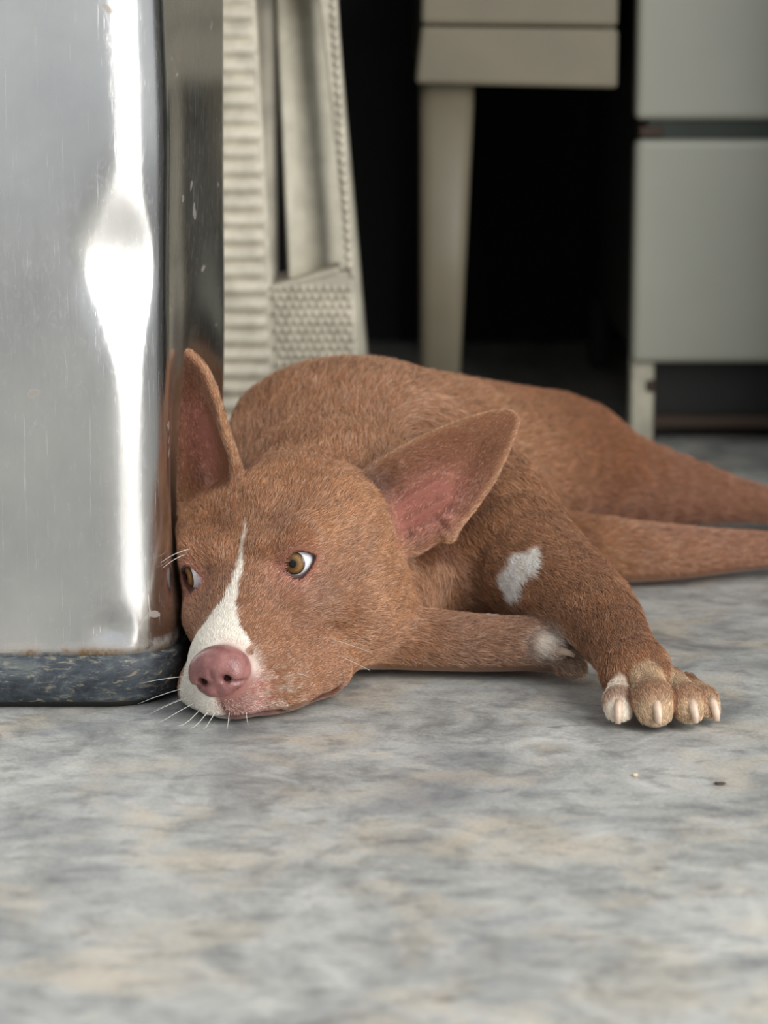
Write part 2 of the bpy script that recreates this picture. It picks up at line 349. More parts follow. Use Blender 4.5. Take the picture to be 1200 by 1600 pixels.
# folded right foreleg
rcone((-6, 124, 26), (22, 205, 66), 23, 42, 14, (-.2, -.5, -.8), 8)
chain([((-12, 116, 24), 21), ((55, 109, 20), 17.5), ((97, 107, 20.5), 16)], 8, None, 5.5)
chain([((97, 107, 20), 15.5), ((110, 105, 17), 12.5), ((112, 102, 11), 10.5)], 6, None, 4)
for a, b, r in (((94, 93, 24), (103, 87, 22.5), 6.5), ((108, 99, 27), (116, 95, 25), 5.5), ((110, 93, 10), (115, 90, 9), 7.5)): rcone(a, b, r, r * .85, 4, None, 3)
# upper and lower hind legs
chain([((122, 512, 58), 53), ((182, 537, 43), 37), ((236, 548, 33), 24), ((286, 552, 24), 14.5), ((345, 562, 16), 11)], 12, None, 7)
chain([((345, 562, 16), 11.5), ((398, 560, 15), 13), ((420, 552, 11), 10)], 6, None, 5)
chain([((88, 440, 38), 36), ((105, 400, 26), 27), ((152, 370, 24.5), 24), ((208, 378, 21), 19), ((274, 398, 19), 12.5), ((340, 410, 14), 10.5)], 12, None, 6.5)
chain([((340, 410, 14), 10.5), ((388, 408, 13), 12.5), ((408, 400, 10), 9.5)], 6, None, 5)
for (x, y, dx) in ((420, 552, 16), (408, 400, 16)):
    for s in (-10, -3.5, 3.5, 10): rcone((x - 6, y + s, 11), (x + dx - abs(s) * .6, y + s * 1.25, 8), 7.5, 6, 4, None, 4)
# tail lying behind the rump
chain([((150, 580, 50), 22), ((175, 622, 26), 14), ((150, 668, 11), 10), ((90, 712, 8), 7), ((30, 728, 6), 4.5)], 10, None, 9)
# stretched paw: pad, four toes, dew pad
rcone((146, 28, 22), (153, 14, 17), 18, 17, 10, (.3, -.95, -.2), 3.5)
rcone((150, 18, 8), (160, 10, 8), 9, 9, 8, (.3, -.95, -.2), 3)
TOES = [((136.5, 17, 19), (133.5, -3, 13.5), (133, -8.5, 8.5), 8.4), ((150, 13, 23), (151.5, -11, 17), (152.5, -16, 10), 11.2), ((165, 16, 21), (170.5, -7, 15.5), (172, -12, 9.5), 9.2), ((174, 22, 17.5), (182, 3, 12.5), (184, -2, 8.5), 7.8)]
for a, b, c_, r in TOES: rcone(a, b, r * .80, r, 2.2, (.2, -.9, -.4), 3); rcone(b, c_, r, r * .86, 4, (.1, -.8, -.6), 2.5)
# head
hell((0, -62, -3), (54, 58, 45), 12, (0, -.85, .5), 5.5)
hcone((0, -22, 0), (0, 14, -14), 24, 20, 12, (0, -1, .35))
hcone((0, 14, -16), (1, 42, -29), 18, 16, 12, (0, -1, .3), 3)
hcone((1, 42, -30), (3, 76, -36), 16.5, 13, 10, (0, -1, .3), 2.2)
for s in (-1, 1):
    hcone((s * 15, 3, 9), (s * 36, -7, 11), 10, 10.5, 10, (s * .35, -.9, .3), 3.6)
    hcone((s * 34, -8, 10), (s * 50, -45, 2), 12, 16, 14, (s * .5, -.85, .1), 4.5)
    hell((s * 40, -62, -10), (29, 50, 40), 14, (s * .5, -.85, .1), 5)
    hcone((s * 27, 14, -24), (s * 46, -28, -26), 17, 20, 14, (s * .6, -.75, -.1), 3.4)
    hell((s * 31, -3, 0), (14.6, 14.6, 14.6), 7, (s * .6, -.75, 0), 2.2)
hell((45, -42, -40), (32, 44, 36), 12, (.6, -.75, -.15), 4.5)
hell((-40, -36, -40), (24, 42, 38), 14, (-.6, -.75, -.15), 4.5)
hcone((0, 10, -38), (2, 58, -44), 35, 27, 12, (.2, -1, 0), 2.8)
hcone((2, 58, -44), (3, 75, -45), 26, 17.5, 10, (.2, -1, 0), 2.2)
for s in (-1, 1):
    hcone((3.5 + s * 8.5, 77.5, -54), (s * 23 + 3, 55, -54), 12, 16 + 1.5 * s, 8, (s * .5, -.85, -.1), 2.2)
    hcone((s * 23 + 3, 56, -54), (s * 38 + 2, 26, -60), 16 + 1.5 * s, 16 + 1.5 * s, 10, (s * .6, -.8, -.1), 2.8)
    hcone((s * 12, 60, -64), (s * 30, 10, -64), 14, 18, 10, (s * .3, -.95, 0), 3)
    hcone((s * 29, 10, -66), (s * 38, -42, -57), 17, 24, 10, (s * .4, -.9, 0), 4)
hcone((3, 76, -60), (8, 40, -66), 10, 14, 8, (0, -1, 0), 2)
hell((2, -62, -46), (44, 48, 34), 14, (0, -1, -.2), 6)
rcone(hw(2, -78, -14), (-32, 205, 80), 44, 62, 9, (.0, .75, .5), 8)
# ears: cupped sheets with a thick rolled rim
EARS = []
def poly_sd(u, v, P):
    P = np.array(P, float); d = np.full(len(u), 1e9); ins = np.zeros(len(u), bool)
    for (x0, y0), (x1, y1) in zip(P, np.roll(P, -1, 0)):
        ex, ey = x1 - x0, y1 - y0; wx, wy = u - x0, v - y0; t = np.clip((wx * ex + wy * ey) / (ex * ex + ey * ey), 0, 1)
        d = np.minimum(d, (wx - ex * t) ** 2 + (wy - ey * t) ** 2); ins ^= ((y0 > v) != (y1 > v)) & (u < (x1 - x0) * (v - y0) / (y1 - y0 + 1e-12) + x0)
    d = np.sqrt(d); return np.where(ins, -d, d)
def smooth_poly(P, it=2):
    P = np.array(P, float)
    for _ in range(it):
        Q = np.roll(P, -1, 0); P = np.stack([.75 * P + .25 * Q, .25 * P + .75 * Q], 1).reshape(-1, 2)
    return P
def ear(c0, e1, e2, n, outline, cup, bend, ridges, flow):
    c0, e1, e2, n = A3(*c0), A3(*e1), A3(*e2), A3(*n); P = smooth_poly(outline)
    def uvw(p): q = p - c0; return q @ e1, q @ e2, q @ n
    def f(p):
        u, v, w = uvw(p); s = poly_sd(u, v, P); t = np.clip(-s / 21, 0, 1); t = t * t * (3 - 2 * t)
        h = -cup(u) * t + bend(u, v)
        for (a, b, hh, wd) in ridges:
            a, b = A3(*a), A3(*b); ab = b - a; tt = np.clip(((u - a[0]) * ab[0] + (v - a[1]) * ab[1]) / (ab @ ab), 0, 1)
            dd = np.hypot(u - a[0] - ab[0] * tt, v - a[1] - ab[1] * tt); h = h + hh * np.exp(-(dd / wd) ** 2)
        th = 2.6 - .5 * t + 2.0 * np.clip((14 - u) / 20, 0, 1)
        x = np.maximum(s + 2.2, -8); y = (np.abs(w - h) / 1.25 - th + 2.2)
        return np.minimum(np.maximum(x, y), 0) + np.hypot(np.maximum(x, 0), np.maximum(y, 0)) - 2.2
    PR.append((f, c0 + e1 * 40, 88, 4.5)); FP.append((f, c0 + e1 * 40, 88, A3(*flow), 2.6)); EARS.append((uvw, P, c0, n))
ear((2.5, 133.5, 96.7), (.7799, .2829, .5584), (-.6259, .3469, .6985), (.0039, -.8942, .4476),
    [(-16, 22), (3.8, 30.6), (19.9, 29.2), (38.1, 27.2), (59.8, 22.6), (80.2, 16.2), (93.3, 10.6), (101.6, 5.0), (102.4, -2.2), (97, -7.6), (86.2, -13.8), (74.4, -20.1), (60.8, -26.2), (45.2, -31), (34.4, -33.6), (26, -36), (20, -39.5), (15, -37.5), (13, -33.5), (4.9, -32.5), (-4.3, -31.2), (-13, -27), (-20, -12), (-20, 9)],
    lambda u: np.clip(15 - .12 * u, 3, 16), lambda u, v: -.0011 * np.maximum(u - 20, 0) ** 2 * .5,
    [((4, 3), (44, -3), 2.4, 2.6), ((2, -9), (34, -14), 2.6, 3.0), ((6, -19), (26, -26), 2.2, 3.0), ((14, -38), (24, -28), 3.5, 4)], (.75, .4, .45))
ear((-114.8, 152.0, 111.2), (-.1065, .121, .9869), (-.7271, .6676, -.1603), (-.6782, -.7347, .0169),
    [(-6, -38), (16.0, -37), (28.7, -32.5), (44.6, -29), (59.8, -24.6), (72.8, -18), (81, -8.4), (84.5, -0.1), (81.6, 9.7), (67.3, 17), (47.8, 22), (24.0, 25), (-.1, 27), (-18.3, 26), (-24, 12), (-18, -20)],
    lambda u: np.clip(17 - .13 * u, 3, 17), lambda u, v: 0 * u, [((0, 16), (44, 12), 3, 4)], (-.1, .2, .95))
# eye openings, mouth line, nostril sill: cut after everything is joined
EYES = []
for s, yaw, up in ((1, 24, 3), (-1, -24, 3)):
    a = math.radians(yaw); b = math.radians(up); e = A3(math.sin(a) * math.cos(b), math.cos(a) * math.cos(b), math.sin(b))
    c = A3(35.2 * s, 8.3, -.2) - e * 11.2; h = np.cross(A3(0, 0, 1), e) * -1; h /= np.linalg.norm(h)
    if h[0] * s < 0: h = -h                        # h points to the outer corner
    v = A3(0, 0, 1) - e * e[2]; v /= np.linalg.norm(v); EYES.append((c, e, h, v, s))
def lens(p, E, grow=0.0):
    c, e, h, v, s = E; q = hl(p) - c; w = q @ e; a = q @ h + .4; b = q @ v - .16 * a * (1 if True else 0)
    a2 = np.where(a > 0, a / (10.4 + grow), a / (9.6 + grow)); hb = (7.0 + grow) * np.maximum(1 - np.abs(a2) ** np.where(a > 0, 1.7, 2.3), -2)
    g = (np.abs(b) - hb) * .8; return np.maximum(g, np.abs(a2) * 10 - 10), w
MOUTH = [hw(-20, 72, -63), hw(-7, 87, -62), hw(3, 89, -61.5), hw(12, 86.5, -63), hw(26, 71, -66), hw(38, 52, -69.5), hw(47, 38, -72), hw(50, 33, -67)]
def seg_d(p, a, b):
    ab = b - a; t = np.clip(((p - a) @ ab) / (ab @ ab), 0, 1); return np.linalg.norm(p - a - t[:, None] * ab, axis=1)
def smin(a, b, k): h = np.maximum(k - np.abs(a - b), 0) / k; return np.minimum(a, b) - h * h * k * .25
def bin_plane(p):     # keeps flank of head and ear just off the bin wall (dented there)
    return BIN_SIDE(p[:, 1], p[:, 2]) + 1.4 + 3.0 * np.clip((42 - p[:, 2]) / 8, 0, 1)
def finish(p, d):
    pl = bin_plane(p) + 1.2 - p[:, 0]; d = -smin(-d, -pl, 6)
    fl = 1.0 - p[:, 2]; d = -smin(-d, -fl, 7)
    m = (p[:, 1] < 130) & (p[:, 0] < 20)
    if m.any():
        q = p[m]; dd = d[m]
        for E in EYES:
            g, w = lens(q, E); cut = np.maximum(g, -w); dd = -smin(-dd, cut, 1.6)
        for a, b in zip(MOUTH[:-1], MOUTH[1:]): dd = -smin(-dd, seg_d(q, a, b) - 1.3, 3.0)
        dd = -smin(-dd, seg_d(q, hw(3.5, 91, -44), hw(3.5, 90, -61)) - .7, 2.5)
        d = d.copy(); d[m] = dd
    return d
def field(blocks_c, pts, half):
    """pts (B,n,3); returns D (B,n)"""
    B, n, _ = pts.shape; D = np.full((B, n), 60.0)
    for f, c, r, k in PR:
        sel = np.where(np.linalg.norm(blocks_c - c, axis=1) < r + half + 16 + k)[0]
        if len(sel): D[sel] = smin(D[sel], f(pts[sel].reshape(-1, 3)).reshape(len(sel), n), k)
    return finish(pts.reshape(-1, 3), D.reshape(-1)).reshape(B, n)
def grow_body(h):
    lo = A3(-150, -50, -4); hi = A3(450, 760, 204); nb = 8; bs = nb * h
    dims = np.ceil((hi - lo) / bs).astype(int); ijk = np.stack(np.meshgrid(*[np.arange(d) for d in dims], indexing='ij'), -1).reshape(-1, 3)
    cen = lo + (ijk + .5) * bs; half = bs * math.sqrt(3) / 2
    Dc = field(cen, cen[:, None, :], 0.0)[:, 0]; ijk = ijk[np.abs(Dc) < half * 1.5 + 5]
    N = dims * nb + 2; off = np.stack(np.meshgrid(*[np.arange(nb + 1)] * 3, indexing='ij'), -1)
    CI, CP, EG = [], [], []
    for s in range(0, len(ijk), 1500):
        b = ijk[s:s + 1500]; gi = b[:, None, None, None, :] * nb + off; P = lo + gi * h
        D = field(lo + (b + .5) * bs, P.reshape(len(b), -1, 3), half).reshape(len(b), nb + 1, nb + 1, nb + 1); ins = D < 0
        acc = np.zeros((len(b), nb, nb, nb, 3)); cnt = np.zeros((len(b), nb, nb, nb)); sl = [slice(0, nb), slice(1, nb + 1)]
        for ax in range(3):
            for p_ in (0, 1):
                for q_ in (0, 1):
                    o0 = [0, 0, 0]; oth = [i for i in range(3) if i != ax]; o0[oth[0]] = p_; o0[oth[1]] = q_; o1 = list(o0); o1[ax] = 1
                    a = D[:, sl[o0[0]], sl[o0[1]], sl[o0[2]]]; c = D[:, sl[o1[0]], sl[o1[1]], sl[o1[2]]]; x = (a < 0) != (c < 0)
                    t = np.where(x, a / np.where(x, a - c, 1), 0)
                    for i in range(3): acc[..., i] += np.where(x, o0[i] + (t if i == ax else 0), 0)
                    cnt += x
        act = cnt > 0; g0 = np.broadcast_to(gi[:, :nb, :nb, :nb], act.shape + (3,))[act]
        CI.append((g0[:, 0] * N[1] + g0[:, 1]) * N[2] + g0[:, 2]); CP.append(lo + (g0 + acc[act] / cnt[act][:, None]) * h)
        for ax in range(3):
            o1 = [0, 0, 0]; o1[ax] = 1; a = ins[:, :nb, :nb, :nb]; c = ins[:, sl[o1[0]], sl[o1[1]], sl[o1[2]]]; x = a != c
            g = np.broadcast_to(gi[:, :nb, :nb, :nb], x.shape + (3,))[x]; EG.append((ax, g, a[x]))
    ci = np.concatenate(CI); cp = np.concatenate(CP); ci, u = np.unique(ci, return_index=True); cp = cp[u]; Q = []
    for ax, g, fl in EG:
        b_, c_ = [(1, 2), (2, 0), (0, 1)][ax]; quad = []
        for db, dc in ((-1, -1), (0, -1), (0, 0), (-1, 0)):
            k = g.copy(); k[:, b_] += db; k[:, c_] += dc; quad.append((k[:, 0] * N[1] + k[:, 1]) * N[2] + k[:, 2])
        quad = np.stack(quad, 1); quad[~fl] = quad[~fl][:, ::-1]; ix = np.clip(np.searchsorted(ci, quad), 0, len(ci) - 1); ok = (ci[ix] == quad).all(1); Q.append(ix[ok])
    return cp, np.concatenate(Q)
BV, BF = grow_body(VOX)
# keep the one connected body only
lab = np.arange(len(BV))
for _ in range(200):
    m = lab[BF].min(1); new = lab.copy(); np.minimum.at(new, BF.ravel(), np.repeat(m, 4)); new = new[new]
    if (new == lab).all(): break
    lab = new
big = np.bincount(lab).argmax(); kf = lab[BF[:, 0]] == big; BF = BF[kf]
used = np.unique(BF); remap = np.full(len(BV), -1); remap[used] = np.arange(len(used)); BV = BV[used]; BF = remap[BF]
for lam in (.5, -.52, .5, -.52):        # light smoothing without shrinking
    s_ = np.zeros_like(BV); c_ = np.zeros(len(BV))
    for i in range(4):
        for j in ((i + 1) % 4, (i + 3) % 4):
            for ax in range(3): s_[:, ax] += np.bincount(BF[:, i], BV[BF[:, j], ax], len(BV))
            c_ += np.bincount(BF[:, i], minlength=len(BV))
    BV = BV + lam * (s_ / np.maximum(c_, 1)[:, None] - BV)
def ss(x, a, b): t = np.clip((x - a) / (b - a), 0, 1); return t * t * (3 - 2 * t)
C_ = lambda *c: np.array(lin(*c)[:3])
def coat(p, jitter=0.0, r=None):
    """coat and skin colour, ear shade and back sheen painted in, at body points (mm)"""
    L = hl(p); x, y, z = L.T; n = len(p); W = lambda a, w: np.clip(w, 0, 1)[:, None]
    n1 = vnoise(p / 26, 1); n2 = vnoise(p / 7, 2); n3 = vnoise(p / 3, 3)
    base = C_(148, 98, 64) + (C_(184, 131, 90) - C_(148, 98, 64)) * (n1 * .6 + n2 * .4)[:, None]
    ishead = ss(y, -120, -80) * ss(-p[:, 1], -150, -128)
    back = ss(p[:, 1], 330, 480); base = base + (C_(142, 88, 54) - base) * (back * .85)[:, None]
    hump = np.exp(-((p - A3(-10, 255, 140)) ** 2).sum(1) / 70 ** 2); base = base + (C_(166, 122, 96) - base) * (hump * .6 * n1)[:, None]  # grey-tan sheen highlight painted into the coat behind the head
    face = ishead * ss(y, -20, 30); base = base + (C_(158, 108, 78) - base) * (face * .65)[:, None]
    fr = ss(z, 2, 16) * ss(y, -90, -40) * ishead; base = base + (C_(176, 120, 76) - base) * (fr * .45)[:, None]
    for sx in (-1, 1):
        br = np.exp(-(((L - A3(sx * 27, -10, 22)) / A3(20, 20, 16)) ** 2).sum(1)) * ishead; base = base + (C_(134, 82, 48) - base) * (br * .55)[:, None]
        ue = np.exp(-(((L - A3(sx * 40, 10, -20)) / A3(18, 16, 12)) ** 2).sum(1)) * ishead; base = base + (C_(138, 98, 78) - base) * (ue * .6)[:, None]
    fold = ss(-p[:, 1], -140, -120) * ss(p[:, 0], 5, 50) * ss(-p[:, 2], -45, -38) * (p[:, 1] > 85); base = base + (C_(150, 112, 90) - base) * (fold * .7)[:, None]
    belly = ss(-p[:, 2], -60, -35) * ss(p[:, 1], 330, 380); base = base + (C_(150, 98, 74) - base) * (belly * .6)[:, None]
    wrist = np.exp(-((p - A3(137, 62, 38)) ** 2).sum(1) / 26 ** 2); base = base + (C_(118, 68, 40) - base) * (wrist * .55)[:, None]
    # ears: naked pink inside, shade painted dark into the root, pale rim
    for k, (uvw, P, c0, nn) in enumerate(EARS):
        u, v, w = uvw(p); near = (w > -34) & (w < 16) & (u > -24) & (np.abs(v) < 46) & (u < 110)
        if not near.any(): continue
        s = np.full(n, 5.0); s[near] = poly_sd(u[near], v[near], P); t = np.clip(-s / 21, 0, 1); t = t * t * (3 - 2 * t)
        inner = near & (s < 2) & (w > -16 * t - 2)
        rim = inner * ss(s, -4, 0) * (u > 10); pk = inner * (np.exp(-((u - (22 if k == 0 else 26)) / 26) ** 2 - ((v + (10 if k == 0 else -2)) / (17 if k == 0 else 9)) ** 2))
        earw = near * ss(-s, -3, 2) * ss(u, -12, 6); base = base + (C_(128, 78, 52) - base) * (earw * .7)[:, None]
        root_shade = near * np.exp(-((u - 1) / 15) ** 2 - ((v - 14) / 15) ** 2); base = base + (C_(58, 32, 20) - base) * (root_shade * .9 * (k == 0))[:, None]
        base = base + (C_(186, 118, 102) - base) * np.clip(pk * 1.5, 0, .9)[:, None]
        base = base + (C_(200, 150, 104) - base) * (rim * .42)[:, None]
    # face skin round eyes, nose and lips
    face_ok = (p[:, 1] < 128) & (p[:, 0] < 25)
    for E in EYES:
        g, w = lens(p, E); ok = face_ok & (w > -2); c, e, h, v, s_ = E; q = L - c; a_ = q @ h
        halo = np.exp(-np.maximum(g, 0) / 3.2) * ok; inn = np.exp(-np.hypot(a_ + 11, (q @ v) + 1) / 5) * ok
        base = base + (C_(196, 128, 112) - base) * np.clip(halo * .75 + inn * .8, 0, .9)[:, None]
        lid = (g < 1.0) & ok; base = np.where(lid[:, None], C_(92, 48, 44), base)
    c_x = np.interp(y, [-8, 0, 15, 27, 40, 53, 62, 70], [-.5, 0, 2, 3, 1, -1.5, -6, -8]); hwid = np.interp(y, [-8, 0, 15, 27, 40, 53, 62, 70, 90], [0, 1.2, 2.0, 3.1, 5.2, 9.3, 19, 28, 32])
    top = (y > -10) & face_ok & (z > -66)
    wm = ss(hwid - np.abs(x - c_x) + ((n2 - .5) * 5 + (n3 - .5) * 3) * np.clip(hwid / 5, .15, 1), -1.2, 1.6) * top
    lat = ss(y, 66, 80) * face_ok * ss(-np.abs(z + 32), -26, -12) * ss(x, 8, 12) * ss(-x, -28, -22); wm = np.maximum(wm, lat * (n2 > .35))
    low = ss(y, 58, 78) * face_ok * ss(-z, 40, 52) * ss(-x, -4, 6); wm = np.maximum(wm, low * .85)
    base = base + (C_(238, 230, 218) - base) * np.clip(wm, 0, 1)[:, None]
    lip = ss(y, 52, 84) * face_ok * ss(-z, 36, 46) * ss(x, -2, 5); grain = .55 + .45 * (n3 > .5)
    base = base + (C_(180, 122, 112) - base) * np.clip(lip * ss(-x, -36, -20) * 1.0, 0, .85)[:, None]
    base = base + (C_(206, 184, 168) - base) * np.clip(lip * ss(x, 16, 30) * (n3 > .52) * .6, 0, 1)[:, None]
    nr = np.exp(-np.maximum(np.linalg.norm((L - A3(4, 86, -34)) / A3(17, 14, 14), axis=1) - 1, 0) / .22) * face_ok; base = base + (C_(184, 112, 100) - base) * np.clip(nr * .9 * ss(x, -2, 10), 0, .9)[:, None]; base = np.where(((nr > .97) & (np.abs(x - 4) < 16))[:, None], C_(70, 34, 32), base)
    md = np.min([seg_d(p, a, b) for a, b in zip(MOUTH[:-1], MOUTH[1:])], 0)
    base = base + (C_(92, 52, 48) - base) * (np.exp(-np.maximum(md - 1.2, 0) / 1.1) * face_ok * .9)[:, None]
    cor = np.exp(-np.minimum(seg_d(p, MOUTH[-3], MOUTH[-2]), seg_d(p, MOUTH[-2], MOUTH[-1])) / 3.2) * face_ok; base = base + (C_(104, 58, 52) - base) * (cor * .8)[:, None]
    # chest blaze, white toes
    cd = np.minimum(seg_d(p, A3(83, 122, 68), A3(73, 127, 55)) - 11.0, seg_d(p, A3(73, 127, 55), A3(60, 122, 36)) - 7.0)
    base = base + (C_(250, 244, 236) - base) * (ss(-cd + (n2 - .5) * 7, -2.5, 2.0) * (p[:, 1] < 190))[:, None]
    td = np.min([np.minimum(seg_d(p, A3(*a), A3(*b)), seg_d(p, A3(*b), A3(*c2))) - r_ for a, b, c2, r_ in TOES], 0)
    nearest = np.argmin(np.stack([np.minimum(seg_d(p, A3(*a), A3(*b)), seg_d(p, A3(*b), A3(*c2))) - r_ for a, b, c2, r_ in TOES], 1), 1)
    srt = np.sort(np.stack([np.minimum(seg_d(p, A3(*a), A3(*b)), seg_d(p, A3(*b), A3(*c2))) - r_ for a, b, c2, r_ in TOES], 1), 1); gap = srt[:, 1] - srt[:, 0]
    tw = ss(-td, -1.6, .2) * ss(gap, .6, 2.6) * ss(-p[:, 1], -19, -9) * (p[:, 0] > 118)
    tc = np.where((nearest == 0)[:, None], C_(240, 226, 210), C_(214, 184, 150)); base = base + (tc - base) * np.clip(tw, 0, 1)[:, None]
    fd = np.exp(-(((p - A3(98, 89, 24.5)) / 9) ** 2).sum(1) * .8); base = base + (C_(244, 234, 222) - base) * np.clip(fd * 1.1, 0, .95)[:, None]
    ft = ss(p[:, 0], 104, 112) * (p[:, 0] < 124) * (p[:, 1] > 80) * (p[:, 1] < 116) * ss(-p[:, 2], -22, -14); base = base + (C_(176, 148, 124) - base) * (ft * .7)[:, None]
    if r is not None:
        cl = vnoise(p / 1.7, 21) * .6 + vnoise(p / 4.5, 22) * .4; wh = 1 - .55 * np.clip((base[:, 2:] - .3) / .3, 0, 1); base = base * (1 + wh * (jitter * (r[:, None] - .5) + .8 * (cl[:, None] - .5))); pale = np.clip((r - .70) / .3, 0, 1)[:, None] * .55; g = base.mean(1, keepdims=True)
        pale = pale * (1 - .6 * back)[:, None]; base = base + (np.array([1.25, 1.0, .80]) * g * 1.75 - base) * pale * (g < .5)
    return np.clip(base, .004, .95)
M_skin = m_coat('coat_skin', .7, .2); M_fur = m_coat('coat_hair', .36, .6, False)
dog = empty('dog', (0, .25, 0), 'red brown dog with white blaze lying on the floor against the steel bin', 'dog')
def put(o): keep(o, dog); return o
me = bpy.data.meshes.new('body'); me.vertices.add(len(BV)); me.vertices.foreach_set('co', (BV * .001).astype(np.float32).ravel())
me.loops.add(BF.size); me.loops.foreach_set('vertex_index', BF.astype(np.int32).ravel()); me.polygons.add(len(BF))
me.polygons.foreach_set('loop_start', np.arange(0, BF.size, 4, dtype=np.int32)); me.polygons.foreach_set('loop_total', np.full(len(BF), 4, np.int32))
me.polygons.foreach_set('use_smooth', np.ones(len(BF), bool)); me.update(); me.validate()
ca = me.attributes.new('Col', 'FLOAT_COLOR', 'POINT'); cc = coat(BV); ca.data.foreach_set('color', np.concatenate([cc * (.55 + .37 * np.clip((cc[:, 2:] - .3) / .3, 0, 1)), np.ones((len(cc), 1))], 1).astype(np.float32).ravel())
me.materials.append(M_skin); body = bpy.data.objects.new('body', me); COL.objects.link(body); put(body)
# fur: short strands combed along the body
def fur():
    a, b, c, d = BV[BF[:, 0]], BV[BF[:, 1]], BV[BF[:, 2]], BV[BF[:, 3]]; nrm = np.cross(c - a, d - b); ar = np.linalg.norm(nrm, axis=1) * .5; nrm /= np.maximum(ar[:, None] * 2, 1e-9); cen = (a + b + c + d) / 4
    L = hl(cen); head = (cen[:, 1] < 165) & (L[:, 1] > -110)
    dens = np.where(head, 2.3, np.where(cen[:, 1] < 260, 1.25, np.where(cen[:, 0] > 300, .2, .6)))
    dens = np.where((nrm[:, 2] < -.5) & (cen[:, 2] < 12), 0, dens); dens = np.where(cen[:, 1] > 600, .25, dens)
    for E in EYES:
        g, w = lens(cen, E); dens = np.where((g < 1.2) & (w > -3) & (cen[:, 1] < 120) & (cen[:, 0] < 20), 0, dens); c0, e, h, v, s = E
        dens = np.where((g < 3) & (w > -3) & (cen[:, 1] < 120), dens * .5, dens)
    nd = np.linalg.norm((L - A3(4, 86, -34)) / A3(18, 15, 14), axis=1); dens = np.where((nd < 1.16) & (cen[:, 1] < 30), 0, dens)
    for k, (uvw, P, c0, nn) in enumerate(EARS):
        u, v, w = uvw(cen); near = (w > -20) & (w < 14) & (u > -10) & (np.abs(v) < 40) & (u < 104); s = np.full(len(u), 5.0); s[near] = poly_sd(u[near], v[near], P)
        naked = near & (s < -7) & ((nrm @ nn) > .15) & (np.exp(-((u - 22) / 26) ** 2 - ((v + 8) / 15) ** 2) > .45); dens = np.where(naked, dens * .12, dens)
    md = np.min([seg_d(cen, p_, q_) for p_, q_ in zip(MOUTH[:-1], MOUTH[1:])], 0); dens = np.where(md < 2.6, 0, dens)
    cnt = rng.poisson(ar * dens * HAIR); fi = np.repeat(np.arange(len(BF)), cnt); n = len(fi); u, v = rng.random((2, n, 1))
    root = a[fi] * (1 - u) * (1 - v) + b[fi] * u * (1 - v) + c[fi] * u * v + d[fi] * (1 - u) * v; nn = nrm[fi]
    W = np.zeros(n); FL = np.zeros((n, 3)); HL = np.zeros(n)
    for f, c0, r, flow, hlen in FP:
        sel = np.where(np.linalg.norm(root - c0, axis=1) < r + 40)[0]
        if not len(sel): continue
        w = np.exp(-np.maximum(f(root[sel]), -6) / 7.0); W[sel] += w; FL[sel] += w[:, None] * flow; HL[sel] += w * hlen
    FL /= W[:, None]; HL /= W
    wv = np.stack([vnoise(root / 16, 5), vnoise(root / 16, 6), vnoise(root / 16, 7)], 1) - .5; cl = np.stack([vnoise(root / 3.2, 8), vnoise(root / 3.2, 9), vnoise(root / 3.2, 10)], 1) - .5
    FL = FL / np.maximum(np.linalg.norm(FL, axis=1, keepdims=True), .05) + 1.0 * .45 * wv + .5 * cl + .2 * rng.normal(size=(n, 3))
    FL -= nn * (FL * nn).sum(1, keepdims=True); FL /= np.maximum(np.linalg.norm(FL, axis=1, keepdims=True), 1e-6)
    ln = HL * (.65 + .6 * rng.random(n)); K = 4; lift = (.30 + .25 * rng.random(n))[:, None]
    pts = np.zeros((n, K, 3))
    for i in range(K):
        t = i / (K - 1); pts[:, i] = root + nn * (-.15 + lift * ln[:, None] * (t - .45 * t * t)) + FL * ln[:, None] * (t * .95)
    pts[:, :, 2] = np.maximum(pts[:, :, 2], .15); lim = bin_plane(pts.reshape(-1, 3)).reshape(n, K) + .4; pts[:, :, 0] = np.maximum(pts[:, :, 0], lim)
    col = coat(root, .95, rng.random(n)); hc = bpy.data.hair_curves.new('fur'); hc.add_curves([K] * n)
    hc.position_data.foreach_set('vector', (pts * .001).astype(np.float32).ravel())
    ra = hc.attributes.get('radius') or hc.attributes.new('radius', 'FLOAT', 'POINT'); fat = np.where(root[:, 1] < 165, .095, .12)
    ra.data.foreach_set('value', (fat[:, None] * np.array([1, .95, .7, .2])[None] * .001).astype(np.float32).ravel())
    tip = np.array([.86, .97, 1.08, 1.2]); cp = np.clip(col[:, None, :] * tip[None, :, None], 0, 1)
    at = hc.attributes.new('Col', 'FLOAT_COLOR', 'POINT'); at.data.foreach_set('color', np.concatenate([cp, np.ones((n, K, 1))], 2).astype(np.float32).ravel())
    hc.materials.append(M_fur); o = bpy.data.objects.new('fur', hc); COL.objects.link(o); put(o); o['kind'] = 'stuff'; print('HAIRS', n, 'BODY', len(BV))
if HAIR > 0: fur()
